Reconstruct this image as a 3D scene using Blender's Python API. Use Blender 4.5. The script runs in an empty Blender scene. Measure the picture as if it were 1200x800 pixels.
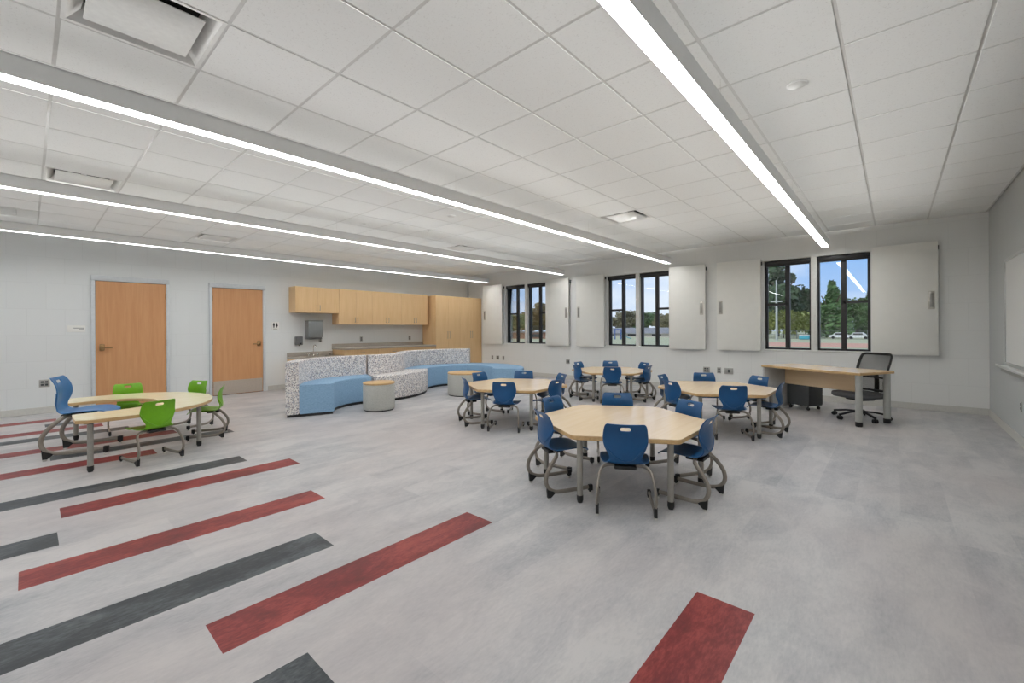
import bpy, bmesh, math, random
from mathutils import Vector, Matrix
random.seed(7)
PI = math.pi
SC = bpy.context.scene
COL = SC.collection

# ------------------------------------------------------------------ room measures (metres, camera above the origin)
XL, XR = -9.93, 1.02          # door wall, whiteboard wall
YN, YD = -3.0, 9.15           # wall behind, window wall
ZC = 2.921                    # ceiling tiles
EYE = 1.278
PITCH = 0.6096                # ceiling grid
GX0, GY0 = -2.05, 3.164       # one crossing of the ceiling grid

# ------------------------------------------------------------------ helpers
def s2l(c):
    return tuple(((v/255)/12.92 if v/255 <= .04045 else ((v/255+.055)/1.055)**2.4) for v in c)

class MB:
    """collects shapes into one mesh"""
    def __init__(s): s.bm = bmesh.new(); s.mi = 0
    def face(s, vs, smooth=False):
        try:
            f = s.bm.faces.new(vs); f.material_index = s.mi; f.smooth = smooth; return f
        except ValueError: return None
    def poly(s, pts, smooth=False):
        return s.face([s.bm.verts.new(p) for p in pts], smooth)
    def box(s, x0, x1, y0, y1, z0, z1, bev=0, seg=2, M=None):
        t = bmesh.new()
        bmesh.ops.create_cube(t, size=1)
        for v in t.verts:
            v.co = Vector((x0 if v.co.x < 0 else x1, y0 if v.co.y < 0 else y1, z0 if v.co.z < 0 else z1))
        if bev:
            bmesh.ops.bevel(t, geom=t.edges[:], offset=bev, segments=seg, profile=.5, affect='EDGES')
        s._merge(t, M, smooth=False); return s
    def _merge(s, t, M=None, smooth=None):
        vm = {}
        for v in t.verts:
            vm[v] = s.bm.verts.new(M @ v.co if M else v.co)
        for f in t.faces:
            g = s.face([vm[v] for v in f.verts], f.smooth if smooth is None else smooth)
        t.free()
    def cyl(s, p0, p1, r, n=16, r1=None, cap=True):
        p0 = Vector(p0); p1 = Vector(p1); r1 = r if r1 is None else r1
        d = (p1-p0).normalized()
        a = d.orthogonal().normalized(); b = d.cross(a)
        A = [s.bm.verts.new(p0 + (a*math.cos(2*PI*i/n)+b*math.sin(2*PI*i/n))*r) for i in range(n)]
        B = [s.bm.verts.new(p1 + (a*math.cos(2*PI*i/n)+b*math.sin(2*PI*i/n))*r1) for i in range(n)]
        for i in range(n):
            s.face([A[i], A[(i+1) % n], B[(i+1) % n], B[i]], True)
        if cap:
            s.face(A[::-1]); s.face(B)
        return s
    def lathe(s, prof, c=(0, 0, 0), n=24, smooth=True):
        c = Vector(c); rings = []
        for r, z in prof:
            rings.append([s.bm.verts.new(c+Vector((r*math.cos(2*PI*i/n), r*math.sin(2*PI*i/n), z))) for i in range(n)])
        for A, B in zip(rings, rings[1:]):
            for i in range(n): s.face([A[i], A[(i+1) % n], B[(i+1) % n], B[i]], smooth)
        if prof[0][0] > 1e-6: s.face(rings[0][::-1])
        if prof[-1][0] > 1e-6: s.face(rings[-1])
        return s
    def tube(s, pts, r, n=10, rb=None, up=None, closed=False):
        """elliptical sweep: r in the binormal direction, rb along the carried normal 'up'"""
        pts = [Vector(p) for p in pts]; rb = rb or r
        N = None; rings = []
        for i, p in enumerate(pts):
            if closed: T = (pts[(i+1) % len(pts)]-pts[i-1]).normalized()
            else: T = (pts[min(i+1, len(pts)-1)]-pts[max(i-1, 0)]).normalized()
            if N is None: N = Vector(up) if up else T.orthogonal()
            N = (N-T*N.dot(T)).normalized(); B = T.cross(N)
            rings.append([s.bm.verts.new(p+N*rb*math.cos(2*PI*k/n)+B*r*math.sin(2*PI*k/n)) for k in range(n)])
        m = len(rings)
        for j in range(m if closed else m-1):
            A, B = rings[j], rings[(j+1) % m]
            for k in range(n): s.face([A[k], A[(k+1) % n], B[(k+1) % n], B[k]], True)
        if not closed: s.face(rings[0][::-1]); s.face(rings[-1])
        return s
    def prism(s, pts, z0, z1, bev=0, smooth=False):
        """vertical prism over a plan outline, optional softened rims"""
        n = len(pts)
        lv = [(0, z0), (0, z1)] if not bev else [(bev, z0), (0, z0+bev), (0, z1-bev), (bev*.3, z1-bev*.3), (bev, z1)]
        rings = []
        for off, z in lv:
            R = []
            for i in range(n):
                p = Vector(pts[i]).to_2d()
                if off:
                    a = (Vector(pts[i]).to_2d()-Vector(pts[i-1]).to_2d()).normalized()
                    b = (Vector(pts[(i+1) % n]).to_2d()-Vector(pts[i]).to_2d()).normalized()
                    t = (a+b).normalized(); nn = Vector((-t.y, t.x))
                    p = p+nn*off
                R.append(s.bm.verts.new((p.x, p.y, z)))
            rings.append(R)
        for A, B in zip(rings, rings[1:]):
            for i in range(n): s.face([A[i], A[(i+1) % n], B[(i+1) % n], B[i]], smooth)
        s.face(rings[0][::-1]); s.face(rings[-1]); return s
    def sweep_arc(s, cx, cy, sec, a0, a1, n=28):
        """cross-section [(radius, z)...] carried round a centre from angle a0 to a1"""
        rings = []
        for i in range(n+1):
            a = a0+(a1-a0)*i/n
            rings.append([s.bm.verts.new((cx+r*math.cos(a), cy+r*math.sin(a), z)) for r, z in sec])
        m = len(sec)
        for A, B in zip(rings, rings[1:]):
            for k in range(m): s.face([A[k], A[(k+1) % m], B[(k+1) % m], B[k]], True)
        s.face(rings[0][::-1]); s.face(rings[-1]); return s
    def mesh(s, name):
        bmesh.ops.recalc_face_normals(s.bm, faces=s.bm.faces[:])
        me = bpy.data.meshes.new(name); s.bm.to_mesh(me); s.bm.free(); return me
    def build(s, name, mats, parent=None, sharp=40):
        me = s.mesh(name)
        for m in (mats if isinstance(mats, (list, tuple)) else [mats]): me.materials.append(m)
        if sharp: me.set_sharp_from_angle(angle=math.radians(sharp))
        o = bpy.data.objects.new(name, me); COL.objects.link(o)
        if parent: o.parent = parent
        return o

def tag(o, label=None, cat=None, group=None, kind=None):
    if label: o['label'] = label
    if cat: o['category'] = cat
    if group: o['group'] = group
    if kind: o['kind'] = kind
    return o

def thing(name, label, cat, loc=(0, 0, 0), rz=0, group=None, kind=None):
    o = bpy.data.objects.new(name, None); COL.objects.link(o)
    o.empty_display_size = .05
    o.location = loc; o.rotation_euler = (0, 0, rz)
    return tag(o, label, cat, group, kind)

def copy_tree(o, parent=None):
    c = o.copy(); COL.objects.link(c)
    if parent: c.parent = parent
    for ch in list(o.children): copy_tree(ch, c)
    return c

def catmull(P, n=6, closed=False):
    P = [Vector(p) for p in P]; out = []
    m = len(P)
    for i in range(m if closed else m-1):
        if closed: a, b, c, d = P[i-1], P[i], P[(i+1) % m], P[(i+2) % m]
        else: a, b, c, d = P[max(i-1, 0)], P[i], P[i+1], P[min(i+2, m-1)]
        for k in range(n):
            t = k/n
            out.append(.5*((2*b)+(c-a)*t+(2*a-5*b+4*c-d)*t*t+(3*b-a-3*c+d)*t**3))
    if not closed: out.append(P[-1])
    return out

def round_poly(pts, r, n=5):
    out = []; m = len(pts)
    for i in range(m):
        p = Vector(pts[i]); a = (Vector(pts[i-1])-p).normalized(); b = (Vector(pts[(i+1) % m])-p).normalized()
        ang = a.angle(b); d = r/math.tan(ang/2)
        p0 = p+a*d; p1 = p+b*d; c = p+(a+b).normalized()*(r/math.sin(ang/2))
        v0 = p0-c; v1 = p1-c; w = v0.angle(v1)
        for k in range(n+1):
            t = k/n
            out.append(c+(v0*math.sin((1-t)*w)+v1*math.sin(t*w))/math.sin(w))
    return [(q.x, q.y) for q in out]

def rrect(x0, x1, z0, z1, r, n=4):
    return round_poly([(x0, z0), (x1, z0), (x1, z1), (x0, z1)], r, n)

# ------------------------------------------------------------------ materials
def mat(name):
    m = bpy.data.materials.new(name); m.use_nodes = True
    nt = m.node_tree; b = nt.nodes['Principled BSDF']
    return m, nt, b

def N(nt, t, **kw):
    n = nt.nodes.new(t)
    for k, v in kw.items():
        if k in ('operation', 'blend_type', 'data_type', 'feature', 'distance', 'noise_dimensions', 'wave_type', 'bands_direction', 'offset', 'squash', 'offset_frequency', 'interpolation', 'clamp', 'voronoi_dimensions'):
            setattr(n, k, v)
        else: n.inputs[k].default_value = v
    return n

def L(nt, a, b): nt.links.new(a, b)

def obj_co(nt, scale=(1, 1, 1), rot=(0, 0, 0)):
    tc = nt.nodes.new('ShaderNodeTexCoord'); mp = nt.nodes.new('ShaderNodeMapping')
    mp.inputs['Scale'].default_value = scale; mp.inputs['Rotation'].default_value = rot
    L(nt, tc.outputs['Object'], mp.inputs['Vector']); return mp.outputs['Vector']

def ramp(nt, fac, stops):
    r = nt.nodes.new('ShaderNodeValToRGB'); e = r.color_ramp.elements
    while len(e) < len(stops): e.new(.5)
    for el, (p, c) in zip(e, stops): el.position = p; el.color = (*c, 1)
    L(nt, fac, r.inputs['Fac']); return r.outputs['Color']

def mixc(nt, fac, a, b, blend='MIX'):
    m = nt.nodes.new('ShaderNodeMix'); m.data_type = 'RGBA'; m.blend_type = blend
    for k, v in ((0, fac), (6, a), (7, b)):
        if hasattr(v, 'links') or isinstance(v, bpy.types.NodeSocket): L(nt, v, m.inputs[k])
        else: m.inputs[k].default_value = v if k == 0 else (*v, 1)
    return m.outputs[2]

def bump(nt, b, h, strength=.2, dist=.01):
    n = nt.nodes.new('ShaderNodeBump'); n.inputs['Strength'].default_value = strength; n.inputs['Distance'].default_value = dist
    L(nt, h, n.inputs['Height']); L(nt, n.outputs['Normal'], b.inputs['Normal'])

def plain(name, c, rough=.5, metal=0, var=.04, scale=30, spec=.5, coat=0):
    """one colour with a faint procedural mottle"""
    m, nt, b = mat(name); c = s2l(c)
    nz = N(nt, 'ShaderNodeTexNoise', Scale=scale, Detail=3.0)
    L(nt, obj_co(nt), nz.inputs['Vector'])
    col = ramp(nt, nz.outputs['Fac'], [(.3, tuple(v*(1-var) for v in c)), (.7, tuple(min(1, v*(1+var)) for v in c))])
    L(nt, col, b.inputs['Base Color'])
    b.inputs['Roughness'].default_value = rough; b.inputs['Metallic'].default_value = metal
    b.inputs['Specular IOR Level'].default_value = spec
    b.inputs['Coat Weight'].default_value = coat
    return m

def wood(name, light, dark, axis=0, scale=1.0, rough=.4, contrast=1.0):
    m, nt, b = mat(name)
    sc = [14*scale]*3; sc[axis] = .9*scale
    v = obj_co(nt, tuple(sc))
    n1 = N(nt, 'ShaderNodeTexNoise', Scale=1.6, Detail=5.0, Roughness=.6, Distortion=.6); L(nt, v, n1.inputs['Vector'])
    sc2 = [60*scale]*3; sc2[axis] = 2*scale
    n2 = N(nt, 'ShaderNodeTexNoise', Scale=1.5, Detail=3.0); L(nt, obj_co(nt, tuple(sc2)), n2.inputs['Vector'])
    a = N(nt, 'ShaderNodeMath', operation='MULTIPLY_ADD'); a.inputs[1].default_value = .35
    L(nt, n2.outputs['Fac'], a.inputs[0]); L(nt, n1.outputs['Fac'], a.inputs[2])
    c = ramp(nt, a.outputs[0], [(.45, s2l(dark)), (.85, s2l(light))])
    L(nt, c, b.inputs['Base Color']); b.inputs['Roughness'].default_value = rough
    return m

M = {}
def build_materials():
    # ---- painted block walls
    def wall(name, c, ax):
        m, nt, b = mat(name)
        tc = nt.nodes.new('ShaderNodeTexCoord'); sp = nt.nodes.new('ShaderNodeSeparateXYZ'); cb = nt.nodes.new('ShaderNodeCombineXYZ')
        L(nt, tc.outputs['Object'], sp.inputs[0]); L(nt, sp.outputs[ax], cb.inputs[0]); L(nt, sp.outputs[2], cb.inputs[1])
        br = N(nt, 'ShaderNodeTexBrick', offset=.5, Scale=1.0)
        br.inputs['Mortar Size'].default_value = .004; br.inputs['Mortar Smooth'].default_value = .6
        br.inputs['Brick Width'].default_value = .4064; br.inputs['Row Height'].default_value = .4064
        cc = s2l(c)
        br.inputs['Color1'].default_value = (*cc, 1); br.inputs['Color2'].default_value = (*[v*.985 for v in cc], 1)
        br.inputs['Mortar'].default_value = (*[v*.93 for v in cc], 1)
        L(nt, cb.outputs[0], br.inputs['Vector'])
        L(nt, br.outputs['Color'], b.inputs['Base Color'])
        b.inputs['Roughness'].default_value = .55
        n = N(nt, 'ShaderNodeTexNoise', Scale=180.0, Detail=2.0); L(nt, tc.outputs['Object'], n.inputs['Vector'])
        bump(nt, b, n.outputs['Fac'], .08, .002)
        return m
    M['wall_x'] = wall('painted_block_pale', (233, 234, 232), 0)
    M['wall_y'] = wall('painted_block_cool', (230, 234, 235), 1)
    M['wall_r'] = wall('painted_block_grey', (190, 193, 193), 1)
    # ---- floor planks, long axis along Y
    def floor(name, cols, grain, plank_var=.06, rough=.42):
        m, nt, b = mat(name)
        tc = nt.nodes.new('ShaderNodeTexCoord'); sp = nt.nodes.new('ShaderNodeSeparateXYZ'); cb = nt.nodes.new('ShaderNodeCombineXYZ')
        L(nt, tc.outputs['Object'], sp.inputs[0])
        sh = N(nt, 'ShaderNodeMath', operation='ADD'); sh.inputs[1].default_value = .72+100*.25; L(nt, sp.outputs[0], sh.inputs[0])
        L(nt, sp.outputs[1], cb.inputs[0]); L(nt, sh.outputs[0], cb.inputs[1])
        br = N(nt, 'ShaderNodeTexBrick', offset=.37, offset_frequency=2, Scale=1.0)
        br.inputs['Mortar Size'].default_value = .0006; br.inputs['Mortar Smooth'].default_value = .2
        br.inputs['Brick Width'].default_value = 1.0; br.inputs['Row Height'].default_value = .25
        br.inputs['Color1'].default_value = (0, 0, 0, 1); br.inputs['Color2'].default_value = (1, 1, 1, 1); br.inputs['Mortar'].default_value = (.4, .4, .4, 1)
        L(nt, cb.outputs[0], br.inputs['Vector'])
        n1 = N(nt, 'ShaderNodeTexNoise', Scale=1.0, Detail=8.0, Roughness=.65, Distortion=.5); L(nt, obj_co(nt, (5, 2.2, 1)), n1.inputs['Vector'])
        n2 = N(nt, 'ShaderNodeTexNoise', Scale=1.0, Detail=4.0, Roughness=.7); L(nt, obj_co(nt, (80, 22, 1)), n2.inputs['Vector'])
        n3 = N(nt, 'ShaderNodeTexNoise', Scale=.55, Detail=2.0); L(nt, obj_co(nt), n3.inputs['Vector'])
        a = N(nt, 'ShaderNodeMath', operation='MULTIPLY_ADD'); a.inputs[1].default_value = grain; L(nt, n2.outputs['Fac'], a.inputs[0]); L(nt, n1.outputs['Fac'], a.inputs[2])
        a2 = N(nt, 'ShaderNodeMath', operation='MULTIPLY_ADD'); a2.inputs[1].default_value = plank_var*1.5; L(nt, br.outputs['Color'], a2.inputs[0]); L(nt, a.outputs[0], a2.inputs[2])
        c = ramp(nt, a2.outputs[0], [(.3+grain*.4, s2l(cols[0])), (.5+grain*.5, s2l(cols[1])), (.75+grain*.6, s2l(cols[2]))])
        if len(cols) > 3:
            c = mixc(nt, ramp(nt, n3.outputs['Fac'], [(.4, (0, 0, 0)), (.65, (.45, .45, .45))]), c, s2l(cols[3]))
        L(nt, c, b.inputs['Base Color'])
        b.inputs['Roughness'].default_value = rough; b.inputs['Specular IOR Level'].default_value = .35
        bump(nt, b, n2.outputs['Fac'], .06, .002)
        return m
    M['floor'] = floor('vinyl_plank_grey', [(146, 149, 155), (175, 176, 179), (198, 197, 197), (188, 178, 177)], .5, .12)
    M['floor_red'] = floor('vinyl_plank_red', [(86, 24, 28), (122, 38, 40), (156, 66, 60)], .6, .05)
    M['floor_dark'] = floor('vinyl_plank_charcoal', [(28, 33, 38), (54, 60, 65), (90, 96, 100)], .6, .05)
    # ---- ceiling tile
    m, nt, b = mat('acoustic_tile')
    n = N(nt, 'ShaderNodeTexNoise', Scale=95.0, Detail=4.0, Roughness=.7); L(nt, obj_co(nt), n.inputs['Vector'])
    L(nt, ramp(nt, n.outputs['Fac'], [(.30, s2l((218, 218, 215))), (.42, s2l((240, 241, 239)))]), b.inputs['Base Color'])
    b.inputs['Roughness'].default_value = .9
    bump(nt, b, n.outputs['Fac'], .15, .004); M['tile'] = m
    M['grid'] = plain('ceiling_grid_white', (214, 214, 211), .5)
    # ---- woods
    M['door_wood'] = wood('door_birch', (212, 160, 114), (202, 147, 100), 2, 1, .38)
    M['cab_wood'] = wood('cabinet_maple', (226, 192, 146), (217, 181, 132), 2, 1, .42)
    M['cab_wood_y'] = wood('cabinet_maple_edge', (222, 188, 140), (212, 176, 126), 1, 1, .42)
    M['top_wood'] = wood('tabletop_maple', (244, 220, 184), (238, 211, 172), 1, .8, .2)
    M['top_edge'] = wood('tabletop_edge', (214, 180, 130), (196, 160, 110), 1, 1, .4)
    M['top_lit'] = wood('horseshoe_top_lit', (240, 230, 196), (234, 222, 182), 1, .8, .22)  # maple painted paler, the lamplight on it put into the colour
    M['desk_wood'] = wood('desk_maple', (244, 218, 180), (237, 207, 166), 0, .9, .2)
    # ---- plastics, metals, fabric
    M['blue'] = plain('blue_shell', (17, 80, 132), .33, spec=.5)
    M['blue2'] = plain('bright_blue_shell', (50, 116, 172), .36)
    M['green'] = plain('green_shell', (112, 176, 22), .36)
    M['black'] = plain('black_plastic', (30, 30, 31), .45)
    M['tube'] = plain('warm_grey_tube', (146, 139, 130), .38, .35)
    M['leg'] = plain('silver_grey_leg', (160, 157, 150), .4, .3)
    M['post'] = plain('light_grey_post', (178, 180, 176), .42, .2)
    M['glide'] = plain('pale_glide', (205, 203, 198), .5)
    M['steel'] = plain('brushed_steel', (196, 193, 186), .35, .8)
    M['chrome'] = plain('chrome', (210, 208, 204), .15, 1.0)
    M['gold'] = plain('satin_bronze', (170, 138, 98), .3, .9)
    M['frame_grey'] = plain('door_frame_grey', (212, 217, 221), .4)
    M['white'] = plain('white_powdercoat', (228, 229, 226), .45)
    M['diff'] = plain('diffuser_neck', (232, 232, 229), .6)
    M['housing'] = plain('light_housing_white', (242, 243, 242), .5, var=.01)
    M['panel'] = plain('pale_panel', (236, 236, 231), .5, var=.012, scale=8)
    M['panel_edge'] = plain('panel_edge_alu', (188, 190, 190), .35, .4)
    M['handle_grey'] = plain('handle_grey', (150, 149, 145), .35, .5)
    M['dark'] = plain('dark_void', (18, 18, 18), .8)
    M['bronze'] = plain('dark_window_frame', (38, 37, 37), .4)
    M['base_rubber'] = plain('cove_base_grey', (206, 205, 200), .55)
    M['counter'] = plain('counter_grey', (168, 161, 151), .35, var=.08, scale=120)
    M['charcoal'] = plain('charcoal_metal', (72, 76, 78), .5)
    M['seat_grey'] = plain('seat_fabric_grey', (98, 100, 103), .8)
    M['desk_grey'] = plain('desk_grey_panel', (186, 188, 188), .5)
    M['kick'] = plain('kick_plate', (200, 190, 178), .32, .5)
    M['plate'] = plain('outlet_plate_steel', (176, 176, 172), .35, .5)
    M['dispenser'] = plain('dispenser_grey', (132, 136, 137), .4, .2)
    M['dispenser2'] = plain('dispenser_dark', (108, 110, 112), .4, .1)
    M['sign'] = plain('sign_white', (242, 243, 240), .4, var=.01)
    M['ink'] = plain('sign_ink', (50, 52, 56), .6)
    M['ink2'] = plain('sign_ink_grey', (130, 133, 138), .6)
    M['board'] = plain('whiteboard_white', (236, 237, 236), .18, var=.008)
    # bench fabrics
    m, nt, b = mat('bench_blue')
    n = N(nt, 'ShaderNodeTexNoise', Scale=1.0, Detail=4.0); L(nt, obj_co(nt, (40, 40, 160)), n.inputs['Vector'])
    L(nt, ramp(nt, n.outputs['Fac'], [(.3, s2l((124, 162, 196))), (.7, s2l((154, 190, 220)))]), b.inputs['Base Color']); b.inputs['Roughness'].default_value = .7
    M['bench_blue'] = m
    m, nt, b = mat('bench_speckle')
    v = N(nt, 'ShaderNodeTexVoronoi', Scale=88.0, Randomness=1.0); L(nt, obj_co(nt), v.inputs['Vector'])
    sp = nt.nodes.new('ShaderNodeSeparateColor'); L(nt, v.outputs['Color'], sp.inputs[0])
    cr = ramp(nt, sp.outputs[0], [(0, s2l((146, 140, 144))), (.18, s2l((196, 190, 190))), (.32, s2l((240, 236, 232))), (.74, s2l((224, 220, 220))), (.88, s2l((166, 172, 186)))])
    cr.node.color_ramp.interpolation = 'CONSTANT'
    L(nt, cr, b.inputs['Base Color']); b.inputs['Roughness'].default_value = .75
    M['bench_speckle'] = m
    m, nt, b = mat('stool_grey')
    n = N(nt, 'ShaderNodeTexNoise', Scale=1.0, Detail=4.0); L(nt, obj_co(nt, (60, 60, 200)), n.inputs['Vector'])
    L(nt, ramp(nt, n.outputs['Fac'], [(.3, s2l((184, 186, 180))), (.7, s2l((212, 212, 206)))]), b.inputs['Base Color']); b.inputs['Roughness'].default_value = .75
    M['stool'] = m
    # mesh fabric of the task chair
    m, nt, b = mat('chair_mesh_fabric')
    b.inputs['Base Color'].default_value = (*s2l((44, 45, 47)), 1); b.inputs['Roughness'].default_value = .7
    tr = nt.nodes.new('ShaderNodeBsdfTransparent'); mx = nt.nodes.new('ShaderNodeMixShader')
    w = N(nt, 'ShaderNodeTexChecker', Scale=420.0); L(nt, obj_co(nt), w.inputs['Vector'])
    fm = N(nt, 'ShaderNodeMath', operation='MULTIPLY_ADD'); fm.inputs[1].default_value = .1; fm.inputs[2].default_value = .32
    L(nt, w.outputs['Fac'], fm.inputs[0]); L(nt, fm.outputs[0], mx.inputs[0])
    L(nt, b.outputs[0], mx.inputs[1]); L(nt, tr.outputs[0], mx.inputs[2])
    L(nt, mx.outputs[0], nt.nodes['Material Output'].inputs['Surface']); M['mesh'] = m
    # glass
    m, nt, b = mat('window_glass'); nt.nodes.remove(b)
    tr = nt.nodes.new('ShaderNodeBsdfTransparent'); gl = nt.nodes.new('ShaderNodeBsdfGlossy'); mx = nt.nodes.new('ShaderNodeMixShader')
    gl.inputs['Roughness'].default_value = .01; tr.inputs[0].default_value = (.93, .95, .95, 1)
    fr = N(nt, 'ShaderNodeFresnel', IOR=1.5); L(nt, fr.outputs[0], mx.inputs[0])
    L(nt, tr.outputs[0], mx.inputs[1]); L(nt, gl.outputs[0], mx.inputs[2]); L(nt, mx.outputs[0], nt.nodes['Material Output'].inputs['Surface']); M['glass'] = m
    # lamp lens
    m, nt, b = mat('lamp_lens')
    b.inputs['Base Color'].default_value = (.9, .9, .9, 1); b.inputs['Emission Color'].default_value = (1, .995, .985, 1); b.inputs['Emission Strength'].default_value = LAMP
    M['lens'] = m
    # outdoors
    def leaf(name, a, c):
        m, nt, b = mat(name); n = N(nt, 'ShaderNodeTexNoise', Scale=.9, Detail=6.0, Roughness=.8); L(nt, obj_co(nt), n.inputs['Vector'])
        L(nt, ramp(nt, n.outputs['Fac'], [(.35, s2l(a)), (.65, s2l(c))]), b.inputs['Base Color']); b.inputs['Roughness'].default_value = .7; return m
    M['leaf_dark'] = leaf('leaf_dark', (44, 62, 42), (84, 108, 70))
    M['leaf_green'] = leaf('leaf_green', (54, 84, 44), (106, 140, 76))
    M['leaf_yellow'] = leaf('leaf_yellow', (100, 112, 46), (160, 166, 82))
    M['leaf_olive'] = leaf('leaf_olive', (86, 84, 56), (138, 130, 88))
    M['bark'] = plain('bark', (92, 80, 68), .9, scale=6)
    M['lawn'] = leaf('lawn', (166, 166, 124), (186, 184, 146))
    M['track'] = plain('red_track', (204, 152, 126), .9)
    M['siding'] = plain('pale_siding', (206, 198, 190), .8)
    M['shingle'] = plain('grey_shingle', (140, 138, 136), .9, var=.12, scale=2)
    M['fence'] = plain('fence_grey', (112, 116, 114), .7)
    M['teal'] = plain('teal_paint', (70, 160, 178), .5)
    M['play_blue'] = plain('playground_blue', (36, 92, 170), .5)
    M['car_white'] = plain('car_white', (226, 226, 226), .3)
    M['tyre'] = plain('tyre', (30, 30, 30), .8)
    M['brick'] = plain('brown_brick', (150, 112, 92), .85, var=.1, scale=3)

LAMP = 17.0
FILL_UPK = .05  # strength of the added ceiling fill light
build_materials()

# ------------------------------------------------------------------ ROOM SHELL
STRIPS = [  # x0, y0, y1, colour   (all 0.25 wide)
    (-.72, .40, 2.155, 'r'), (-1.745, -.79, .735, 'd'), (-2.24, .51, 2.04, 'r'), (-2.74, -.33, 1.205, 'd'),
    (-3.485, -.033, 1.50, 'r'), (-3.99, -1.40, .124, 'd'), (-4.515, .152, 1.735, 'r'), (-4.995, -.14, 1.432, 'd'),
    (-6.0, -.68, .90, 'r'), (-6.48, .15, 1.735, 'd'), (-6.97, -.37, 1.25, 'r'), (-7.72, -.63, .90, 'd'),
    (-8.22, -.85, .684, 'r'), (-8.72, .158, .72, 'd'), (-9.2, -1.25, .28, 'r')]
f = MB()
def rect(x0, x1, y0, y1, mi):
    f.mi = mi; f.poly([(x0, y0, 0), (x1, y0, 0), (x1, y1, 0), (x0, y1, 0)])
x = XL
for (sx, y0, y1, c) in sorted(STRIPS):
    rect(x, sx, YN, YD, 0)
    rect(sx, sx+.25, YN, y0, 0); rect(sx, sx+.25, y0, y1, 1 if c == 'r' else 2); rect(sx, sx+.25, y1, YD, 0)
    x = sx+.25
rect(x, XR, YN, YD, 0)
f.mi = 0
f.box(XL-.2, XR+.2, YN-.2, YD+.25, -.2, -.004)
floor_o = f.build('floor', [M['floor'], M['floor_red'], M['floor_dark']], sharp=None); tag(floor_o, kind='structure')

# ceiling: grid bars above, tile faces hanging a little lower
DIFF = [(-3.27, .116), (-6.928, .116), (-3.27, 5.602), (-6.928, 5.602), (-9.366, 1.945)]
GRIL = [(-9.366, -.494)]
def cell_of(x, y): return (round((x-GX0)/PITCH), round((y-GY0)/PITCH))
skip = {cell_of(*p) for p in DIFF+GRIL}
ce = MB(); ce.mi = 1
ce.box(XL-.2, XR+.2, YN-.2, YD+.25, ZC+.12, ZC+.3)
for i in range(-14, 7):
    for j in range(-12, 12):
        x0, y0 = GX0+i*PITCH, GY0+j*PITCH
        x1, y1 = x0+PITCH, y0+PITCH
        X0, X1, Y0, Y1 = max(x0, XL), min(x1, XR), max(y0, YN), min(y1, YD)
        if X1-X0 < .03 or Y1-Y0 < .03: continue
        if (i, j) in skip: continue
        g = .010
        ce.mi = 0
        ce.box(X0+(g if X0 > XL else 0), X1-(g if X1 < XR else 0), Y0+(g if Y0 > YN else 0), Y1-(g if Y1 < YD else 0), ZC, ZC+.03)
ce.mi = 1
for i in range(-14, 8):
    x0 = GX0+i*PITCH
    if XL < x0 < XR: ce.box(x0-.012, x0+.012, YN, YD, ZC+.002, ZC+.04)
for j in range(-12, 13):
    y0 = GY0+j*PITCH
    if YN < y0 < YD: ce.box(XL, XR, y0-.012, y0+.012, ZC+.0025, ZC+.04)
tag(ce.build('ceiling', [M['tile'], M['grid']], sharp=None), kind='structure')

w = MB(); w.box(XL-.2, XL, YN, YD, 0, ZC+.12); tag(w.build('wall_left', M['wall_y'], sharp=None), kind='structure')
w = MB(); w.box(XR, XR+.2, YN, YD, 0, ZC+.12); tag(w.build('wall_right', M['wall_r'], sharp=None), kind='structure')
w = MB(); w.box(XL-.2, XR+.2, YN-.2, YN, 0, ZC+.12); tag(w.build('wall_near', M['wall_x'], sharp=None), kind='structure')
WIN = [(-8.37, -6.84), (-5.095, -3.57), (-1.815, -.285)]
WZ0, WZ1 = .872, 2.515
w = MB(); xs = XL-.2
for a, b_ in WIN:
    w.box(xs, a, YD, YD+.25, 0, ZC+.12)
    w.box(a, b_, YD, YD+.25, 0, WZ0); w.box(a, b_, YD, YD+.25, WZ1, ZC+.12); xs = b_
w.box(xs, XR+.2, YD, YD+.25, 0, ZC+.12)
tag(w.build('wall_far', M['wall_x'], sharp=None), kind='structure')

def baseboard(name, segs):
    b_ = MB()
    for (x0, x1, y0, y1) in segs: b_.box(x0, x1, y0, y1, 0, .1, .003, 1)
    tag(b_.build(name, M['base_rubber']), kind='structure')
baseboard('baseboard_left', [(XL, XL+.012, YN, .70), (XL, XL+.012, 1.74, 2.34), (XL, XL+.012, 3.39, 3.77)])
baseboard('baseboard_far', [(-9.3, XR, YD-.012, YD)])
baseboard('baseboard_right', [(XR-.012, XR, YN, YD-.012)])
baseboard('baseboard_near', [(XL, XR, YN, YN+.012)])

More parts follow.
